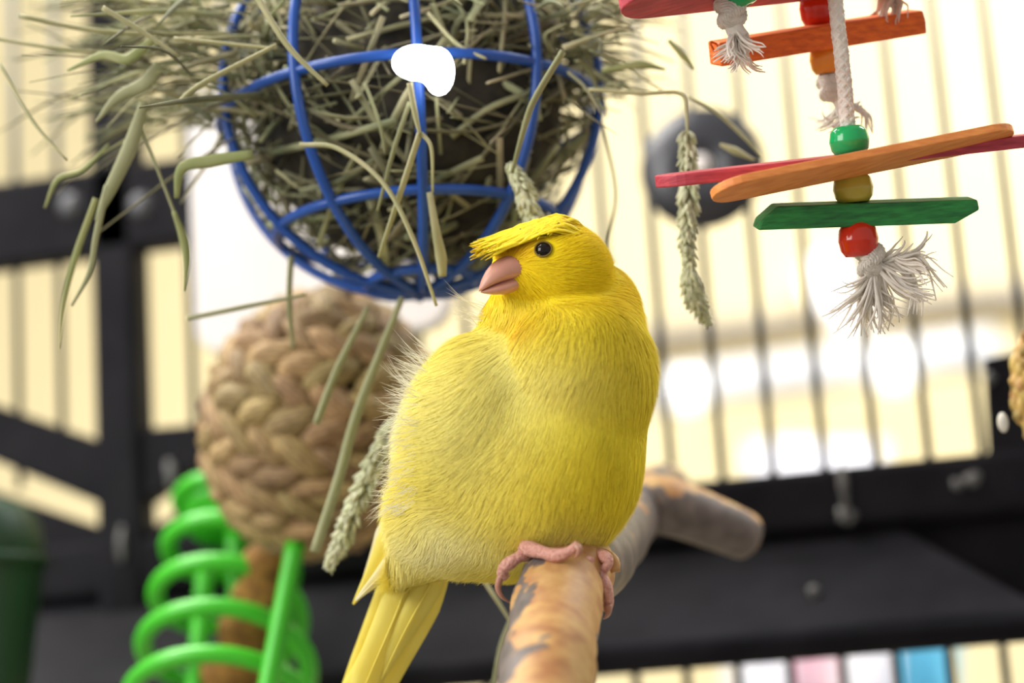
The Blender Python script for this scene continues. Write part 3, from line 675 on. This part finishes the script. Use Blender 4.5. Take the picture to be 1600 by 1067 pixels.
leaf([(272, 330, .60), (288, 375, .60), (292, 410, .60), (288, 455, .60)], (6, 12, 9, 2), 'bright green pointed leaf hanging below the rail bolt', 'leaf')
leaf([(395, 240, .595), (330, 250, .595), (285, 262, .595), (276, 310, .596)], (12, 17, 14, 6), 'broad green leaf bent down left of the feeder', 'leaf')
leaf([(240, 60, .596), (200, 90, .596), (160, 85, .598), (105, 110, .60)], (10, 15, 12, 3), 'fresh green leaf in the top left tuft', 'leaf')
leaf([(250, 100, .60), (225, 130, .60), (185, 150, .60), (150, 190, .60)], (14, 20, 14, 3), 'wide pale leaf in the left tuft', 'stemg')
leaf([(70, 325, .61), (90, 280, .61), (130, 265, .61), (170, 225, .61)], (3, 7, 6, 3), 'curled leaf tip over the rail at left', 'leaf')
leaf([(672, 300, .592), (682, 360, .59), (690, 400, .59), (692, 432, .59)], (8, 11, 15, 10), 'flat blunt blade at the bottom of the feeder', 'stem')
leaf([(1045, 62, .61), (1068, 85, .61), (1085, 108, .61)], (5, 11, 3), 'small dark green leaf right of the feeder', 'leaf')
leaf([(1075, 150, .615), (1120, 175, .615), (1165, 215, .615), (1190, 245, .615)], (4, 6, 6, 2), 'slender leaf drooping over the dark disc', 'stemg')
leaf([(1125, 225, .618), (1150, 235, .618), (1180, 250, .62)], (4, 12, 3), 'pale lit leaf in front of the dark disc', 'stem')
leaf([(940, 110, .61), (1000, 100, .61), (1040, 108, .612)], (5, 12, 3), 'green leaf right of the feeder above the bent stem', 'leaf')
def seed_head(path, ws, label):
    P = spline([W(*q_) for q_ in path], 40); T = np.gradient(P, axis=0); w_ = np.interp(np.linspace(0, 1, 40), np.linspace(0, 1, len(ws)), ws)
    root = mk('seed_head', *tube(P, [K(2, .6)]*40, 6), M['stemg'], hay, label=label); b_ = MB()
    for i in range(40):
        for k in range(int(7)):
            an = random.random()*6.28; t_ = unit(T[i]); s1 = unit(np.cross(t_, FW)); o_ = s1*math.cos(an)+np.cross(s1, t_)*math.sin(an); r_ = K(w_[i], .6)
            a0 = P[i]+o_*r_*.25; a1_ = P[i]+o_*r_*(.75+.4*random.random())+t_*r_*(.8+.5*random.random())
            V, F = tube([a0, (a0+a1_)/2, a1_], [r_*.12, r_*.24, r_*.05], 5, 5); b_.add(V, F)
    b_.build('seeds', M['seed'], root, kind='stuff')
seed_head([(1072, 205, .598), (1076, 290, .598), (1074, 370, .598), (1078, 425, .599)], (15, 19, 15, 10), 'pale seed head hanging behind the left tip of the red slat')
seed_head([(1076, 420, .599), (1084, 460, .60), (1106, 505, .602)], (17, 18, 7), 'lowest seed head right of the canary nape')
seed_head([(795, 255, .60), (815, 290, .598), (835, 345, .598)], (12, 18, 18), 'seed head just above the canary crest')
seed_head([(618, 655, .615), (575, 745, .612), (540, 830, .610), (515, 885, .61)], (16, 20, 18, 9), 'long fluffy seed head hanging below the woven nest')

# blown-out highlight, built as an added glowing blob against the upper ring
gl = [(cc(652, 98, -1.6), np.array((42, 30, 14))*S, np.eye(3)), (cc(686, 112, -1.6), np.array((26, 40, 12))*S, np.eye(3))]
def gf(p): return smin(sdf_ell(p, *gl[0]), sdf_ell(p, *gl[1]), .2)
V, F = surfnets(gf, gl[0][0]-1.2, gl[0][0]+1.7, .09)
tag(mk('highlight_blob', c2w(V), F, M['glow']), 'blown-out white highlight built as a glowing blob on the upper ring of the blue feeder', 'highlight')

# ------------------------------------------------------------------ woven nest
DN = .715; nc = W(498, 662, DN); na, nb = K(172, DN), K(205, DN)
nest = thing('woven_nest', nc-ZU*nb, 'round woven seagrass nest ball hanging under the hay feeder', 'nest')
nz_ = unit(UP*.94+RT*.22-FW*.25); nx_ = unit(RT-nz_*(RT@nz_)); ny_ = np.cross(nz_, nx_)
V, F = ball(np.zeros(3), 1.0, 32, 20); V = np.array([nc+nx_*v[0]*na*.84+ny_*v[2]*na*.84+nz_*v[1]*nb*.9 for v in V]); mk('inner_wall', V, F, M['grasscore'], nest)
# one plaited strand: a bulging, slightly twisted lens, shared by all
sv = []; n1, n2 = 11, 10
for i in range(n1):
    u = -1+2*i/(n1-1); e_ = max(.06, (1-abs(u)**2.4))**.6
    for k in range(n2):
        an = 2*math.pi*k/n2+u*.7; g = 1+.13*math.cos(5*an); sv.append((u, e_*.5*math.sin(an)*g+.16*u**3, e_*.5*math.cos(an)*g))
sf = [(i*n2+k, i*n2+(k+1) % n2, (i+1)*n2+(k+1) % n2, (i+1)*n2+k) for i in range(n1-1) for k in range(n2)]+[tuple(range(n2))[::-1], tuple((n1-1)*n2+k for k in range(n2))]
sme = bpy.data.meshes.new('braid_strand'); sme.from_pydata(sv, [], sf); sme.polygons.foreach_set('use_smooth', [True]*len(sf)); sme.materials.append(M['grass'])
rows = 13
for r_ in range(rows):
    la = math.radians(-78+156*r_/(rows-1)); rad = na*math.cos(la); nl = max(5, int(2*math.pi*rad/.0118)); sgn = 1 if r_ % 2 else -1
    for k in range(nl):
        ph = 2*math.pi*(k+.5*(r_ % 2)+random.gauss(0, .06))/nl
        pos = nc+(nx_*math.cos(ph)*math.cos(la)+ny_*math.sin(ph)*math.cos(la))*na*.95+nz_*nb*.95*math.sin(la)
        if (pos-nc)@FW > na*.35: continue
        out = unit(nx_*math.cos(ph)*math.cos(la)+ny_*math.sin(ph)*math.cos(la)+nz_*math.sin(la)); tg = unit(-nx_*math.sin(ph)+ny_*math.cos(ph)); bi = np.cross(out, tg)
        ang = math.radians(27*sgn+random.gauss(0, 7)); t2 = tg*math.cos(ang)+bi*math.sin(ang)+out*.12*random.choice((-1, 1)); t2 = unit(t2); b2 = np.cross(out, t2)
        sl, sh, st_ = .0098*random.uniform(.9, 1.2), .0098*random.uniform(.85, 1.15), .0105
        o = bpy.data.objects.new('braid_strand', sme); link(o); o.parent = nest; pl = Vector(pos)-nest.location
        o.matrix_local = Matrix(((t2[0]*sl, b2[0]*sh, out[0]*st_, pl.x), (t2[1]*sl, b2[1]*sh, out[1]*st_, pl.y), (t2[2]*sl, b2[2]*sh, out[2]*st_, pl.z), (0, 0, 0, 1)))
V, F = tube([nc+nz_*nb*.9, nc+nz_*nb*1.25+RT*.004, fc-ZU*RB*.9], .0012, 8, 10); mk('hanging_cord', V, F, M['grasscore'], nest)

# ------------------------------------------------------------------ green spiral treat holder
DG = .74
gA, gB = W(360, 762, DG+.05), W(345, 1150, DG-.03); gax = unit(gA-gB); gl_ = np.linalg.norm(gA-gB); g1 = unit(RT-gax*(RT@gax)); g2 = np.cross(gax, g1)
holder = thing('treat_holder', gB, 'bright green plastic spiral treat holder at lower left', 'holder')
P = []; turns = 5.1
for t in np.linspace(0, 1, 220):
    r_ = K(78+72*t, DG)
    an = 2*math.pi*turns*t+1.2; P.append(gA-gax*gl_*t*1.02+g1*r_*math.cos(an)+g2*r_*math.sin(an))
V, F = tube(P, .0031, 12); mk('spiral', V, F, M['green'], holder)
for a, b in (((466, 828, .70), (408, 1130, .675)), ((322, 870, .765), (300, 1130, .735)), ((365, 810, .785), (378, 1130, .755))):
    V, F = tube([W(*a), W(*b)], .0033, 12, 8); mk('rod', V, F, M['green'], holder)
V, F = lathe(gA-gax*.012, gax, [(K(74, DG), -.004), (K(76, DG), 0), (K(58, DG), .010), (K(34, DG), .022), (K(16, DG), .030), (K(4, DG), .032)], 28); mk('cap', V, F, M['green'], holder)
tc_ = [(418, 880), (405, 935), (388, 985), (365, 1050), (350, 1120)]
def tf(p):
    d = None
    for i, (a, b) in enumerate(tc_):
        e = sdf_ell(p, np.array([(a-800)/FPX*73.5, -(b-533.5)/FPX*73.5, -73.5]), np.array((54, 46, 46))*70/FPX*(.8+.07*i), np.eye(3)); d = e if d is None else smin(d, e, .25)
    return d+.05*np.sin(p[:, 0]*11)*np.sin(p[:, 1]*12+1)*np.sin(p[:, 2]*11)
c0 = np.array([(385-800)/FPX*73.5, -(1000-533.5)/FPX*73.5, -73.5]); V, F = surfnets(tf, c0-np.array([2, 4.2, 1.4]), c0+np.array([2, 4.0, 1.4]), .12)
tag(mk('treat_stick', c2w(V), F, M['treat']), 'lumpy brown treat stick inside the green spiral', 'treat')

# dark green plastic cup at the lower left edge
gc = W(-22, 1180, .76); cup = thing('seed_cup', gc, 'dark green plastic cup cut by the lower left edge', 'cup')
hh = np.linalg.norm(W(-22, 1180, .76)-W(-22, 775, .76)); q = K(95, .76)
V, F = lathe(gc, ZU, [(q*.55, 0), (q*.7, hh*.2), (q*.86, hh*.5), (q*.98, hh*.72), (q, hh*.8), (q*.93, hh*.9), (q*.7, hh*.97), (q*.3, hh)], 36); mk('cup_body', V, F, M['dgreen'], cup)
V, F = tube([gc+ZU*hh*.74+q*np.array([math.cos(t), math.sin(t), 0]) for t in np.linspace(0, 2*math.pi, 40, endpoint=False)], .002, 8, closed=True); mk('rim', V, F, M['dgreen'], cup)

# seed treat at the right edge
sc = W(1668, 600, .63); st = thing('seed_bar', W(1668, 720, .63), 'golden seed covered treat bar cut by the right edge', 'treat')
sr_, shh = K(78, .63), K(112, .63)
V, F = ball(np.zeros(3), 1.0, 24, 16); mk('core', np.array([sc+RT*v[0]*sr_*.95+FW*v[2]*sr_*.95+UP*v[1]*shh*.97 for v in V]), F, M['seedcore'], st)
V, F = ball(np.zeros(3), 1.0, 8, 5); gm_ = bpy.data.meshes.new('seed'); gm_.from_pydata((V*np.array([1.5, 1, .8])).tolist(), [], F); gm_.polygons.foreach_set('use_smooth', [True]*len(F)); gm_.materials.append(M['seedtreat'])
for i in range(230):
    z = 1-2*(i+.5)/230; ph = i*2.39996; r_ = math.sqrt(1-z*z); v = np.array([r_*math.cos(ph), z, r_*math.sin(ph)])
    if v[0] > .35 or v[2] > .5: continue
    pos = sc+RT*v[0]*sr_+FW*v[2]*sr_+UP*v[1]*shh; o = bpy.data.objects.new('seed', gm_); link(o); o.parent = st; o.location = Vector(pos)-st.location; o.scale = [.0021*random.uniform(.8, 1.3)]*3; o.rotation_euler = (random.random()*6, random.random()*6, random.random()*6)
V, F = ball(W(1567, 660, .615), K(11, .615), 12, 8); V = W(1567, 660, .615)+(V-W(1567, 660, .615))*np.array([.8, .8, 1.5]); mk('white_seed', V, F, M['seedwhite'], st, label='single white seed')

# ------------------------------------------------------------------ hanging bird toy
D0 = .567
toy = thing('bird_toy', W(1340, 500, D0), 'hanging parrot toy of coloured beads, wooden slats and cotton rope', 'bird toy')
def bead(px, py, w_, h_, d, m, label, ax=None):
    ax = unit(UP+RT*-.10) if ax is None else ax; r_, h2 = K(w_, d), K(h_, d); hole = r_*.34
    prof = [(hole, -h2*.8), (hole*1.3, -h2), (r_*.72, -h2*.97), (r_*.93, -h2*.62), (r_*1.0, -h2*.12), (r_*1.015, -h2*.06), (r_*1.015, 0.), (r_, h2*.1), (r_*.93, h2*.62), (r_*.72, h2*.97), (hole*1.3, h2), (hole, h2*.8)]
    V, F = lathe(W(px, py, d), ax, prof, 36); return mk('bead', V, F, M[m], toy, label=label)
def slat(A, B, hw, th, m, label, tilt, name='slat', outline='round', ends=None):
    A, B = np.asarray(A), np.asarray(B); u = unit(B-A); w0 = unit(FW-u*(FW@u)); n0 = unit(np.cross(w0, u)); n0 = n0 if n0@UP > 0 else -n0
    w_ = unit(w0*math.cos(tilt)+n0*math.sin(tilt)); n_2 = unit(np.cross(u, w_)); n_2 = n_2 if n_2@UP > 0 else -n_2
    L_ = np.linalg.norm(B-A); c = (A+B)/2; P = []
    if outline == 'round':
        for sgn in (1, -1):
            for k in range(13):
                a = math.radians(-90+15*k); P.append(c+sgn*(u*(L_/2-hw+hw*math.cos(a))+w_*hw*math.sin(a)))
    else:
        e1, e2 = ends; h = th/2; P = [c-u*(L_/2-e1)+n_2*h, c+u*(L_/2-.0006)+n_2*h, c+u*L_/2+n_2*h*.1, c+u*(L_/2-e2)-n_2*h, c-u*L_/2-n_2*h, c-u*(L_/2-e1*.15)-n_2*h*.2]
        V, F = prism([p_-w_*hw for p_ in P], w_*2*hw); return bevel(mk(name, V, F, M[m], toy, smooth=False, label=label), .0005, 2)
    V, F = prism([p_-n_2*th/2 for p_ in P], n_2*th)
    return bevel(mk(name, V, F, M[m], toy, smooth=False, label=label), min(th*.14, .0009), 3)
def rope(path, r, d, label='twisted cotton rope'):
    P = spline([W(a, b, dd) for a, b, dd in path], 60); T, N, B = frames(P); b_ = MB(); r_ = K(r, d); s_ = np.concatenate([[0], np.cumsum(np.linalg.norm(np.diff(P, axis=0), axis=1))])
    V, F = tube(P, r_*.84, 12); b_.add(V, F)
    n = max(60, int(s_[-1]/.0009)); idx = np.linspace(0, 59, n); Pi = np.stack([np.interp(idx, range(60), P[:, k]) for k in range(3)], 1); Ni = np.stack([np.interp(idx, range(60), N[:, k]) for k in range(3)], 1); Bi = np.stack([np.interp(idx, range(60), B[:, k]) for k in range(3)], 1); si = np.interp(idx, range(60), s_)
    for k in range(8):
        sg = 1 if k % 2 else -1; an = sg*si/(r_*5.0)*2*math.pi+k*math.pi/4*1.0
        rr = r_*(.70+.05*np.cos(si/(r_*1.25)*2*math.pi+k))
        Q = Pi+Ni*(np.cos(an)*rr)[:, None]+Bi*(np.sin(an)*rr)[:, None]; V, F = tube(Q, r_*.30, 6); b_.add(V, F)
    return b_.build('rope', M['rope'], toy, label=label)
def knot(px, py, w_, h_, d):
    b_ = MB(); c = W(px, py, d)
    for k in range(3):
        ax = unit(UP*(.6-.5*k)+RT*(.5+.1*k)+FW*.3*(k-1)); e1 = unit(np.cross(ax, FW)); e2 = np.cross(ax, e1)
        P = [c+e1*K(w_*.58, d)*math.cos(t)+e2*K(h_*.62, d)*math.sin(t)+ax*K(4, d)*math.sin(2*t) for t in np.linspace(0, 2*math.pi, 28, endpoint=False)]
        V, F = tube(P, K(h_*.48, d), 10, closed=True); b_.add(V, F)
        for j in range(10):       # surface yarn turns
            a_ = j*.628; Q = [P[i]+K(h_*.47, d)*(unit(P[i]-c)*math.cos(a_+i*.9)+ax*math.sin(a_+i*.9)) for i in range(28)]
            V, F = tube(Q, K(2.0, d), 5, closed=False); b_.add(V, F)
    return b_.build('knot', M['rope'], toy)
def fray(px, py, d, n, ang, spread, lmin, lmax, label='frayed rope end', r0=10, rad=1.5, curl=.35):
    b_ = MB(); nc_ = max(3, n//6)
    for c_ in range(nc_):                       # yarns, each a clump of fine threads
        a = math.radians(ang+random.uniform(-1.6, 1.6)*spread); L0 = random.uniform(lmin, lmax); x0, y0 = px+random.gauss(0, r0*.6), py+random.gauss(0, r0*.4); cu0 = random.gauss(0, curl); wv0 = random.random()*6; dz0 = random.gauss(0, .004)
        for i in range(7):
            L_ = L0*random.uniform(.75, 1.1); cu = cu0+random.gauss(0, .10); wv = wv0+random.gauss(0, .5); a1_ = a+random.gauss(0, .05); P = []
            ox, oy = random.gauss(0, 2.5), random.gauss(0, 2.5); op = random.gauss(0, .10)
            for t in np.linspace(0, 1, 8):
                aa = a1_+cu*t*1.7+op*t; P.append(W(x0+ox+math.cos(aa)*L_*t+5*t*math.sin(wv+6*t), y0+oy+math.sin(aa)*L_*t+14*t*t+4*t*math.cos(wv+7*t), d+dz0*t+.0006*math.sin(i)))
            rs = K(rad*random.uniform(.8, 1.6), d); V, F = tube(P, [rs*1.3]*5+[rs, rs*.8, rs*.4], 5, 16); b_.add(V, F)
    return b_.build('rope_fray', M['rope'], toy, label=label, kind='stuff')
# front strand
rope([(1300, -60, D0), (1305, 0, D0), (1315, 90, D0), (1321, 150, D0), (1325, 205, D0)], 12.5, D0)
V, F = tube([W(1325, 200, D0), W(1345, 400, D0)], K(8, D0), 10); mk('rope', V, F, M['rope'], toy)
bead(1327, 220, 31, 23, D0, 'b_green', 'shiny green bead')
slat(W(1024, 284, D0-.004), W(1632, 216, D0+.004), K(52), K(19), 'wood_red', 'rounded crimson wooden slat', .10)
slat(W(1112, 302, D0-.020), W(1580, 208, D0-.004), K(48), K(13), 'wood_or', 'rounded orange wooden slat', -.22)
bead(1333, 294, 31, 23, D0, 'b_yel', 'dull yellow round bead')
slat(W(1180, 339, D0-.002), W(1524, 327, D0+.002), K(24), K(36), 'wood_gr', 'green split wooden block', .18, 'block', 'cut', (K(30), K(38)))
bead(1341, 374, 31, 27, D0, 'b_red', 'red faceted bead')
knot(1358, 405, 34, 20, D0); fray(1372, 412, D0, 90, 80, 26, 55, 100, r0=16); fray(1385, 402, D0, 45, 10, 22, 45, 95, r0=12)
# rear strand
D1 = .588
V, F = tube([W(1272, -60, D1), W(1298, 130, D1)], K(9, D1), 10); mk('rope', V, F, M['rope'], toy)
bead(1276, 12, 27, 29, D1, 'b_red', 'red bead on the rear rope', unit(UP-RT*.05))
slat(W(1116, 84, D1-.012), W(1436, 33, D1+.004), K(24), K(38), 'wood_or2', 'rough deep orange wooden block', .25, 'block', 'cut', (0, 0))
bead(1291, 92, 26, 24, D1, 'b_or', 'orange bead')
knot(1296, 136, 22, 22, D1); fray(1325, 165, D1, 22, 0, 38, 30, 62, r0=10, curl=.5); fray(1312, 165, D1, 8, 95, 16, 28, 50, r0=8)
V, F = tube([W(1300, 140, D1), W(1315, 162, D1), W(1322, 180, D1)], K(12, D1), 10, 8); mk('rope', V, F, M['rope'], toy)
V, F = tube([W(1116, 80, D1-.014), W(1110, 66, D1-.016), W(1122, 70, D1-.014), W(1138, 79, D1-.013)], K(2), 6, 16); mk('splinter', V, F, M['wood_or2'], toy)
# left strand and the slats cut by the top edge
D2 = .560
slat(W(972, 2, D2-.01), W(1330, -36, D2+.012), K(64), K(20), 'wood_red', 'crimson wooden slat at the top edge', -.18)
slat(W(1120, -8, D2+.02), W(1480, -28, D2+.025), K(40), K(16), 'wood_or', 'orange wooden slat at the top edge', .1)
bead(1152, -10, 30, 24, D2, 'b_green', 'dark green bead at the top edge', unit(UP-RT*.5))
knot(1140, 18, 30, 24, D2); V, F = tube([W(1140, 15, D2), W(1148, 45, D2), W(1158, 60, D2)], K(14), 12, 10); mk('rope', V, F, M['rope'], toy)
fray(1155, 52, D2, 80, 75, 30, 25, 55, r0=14)
fray(1385, -12, D1, 26, 75, 34, 25, 52, r0=16); knot(1385, -22, 26, 18, D1)
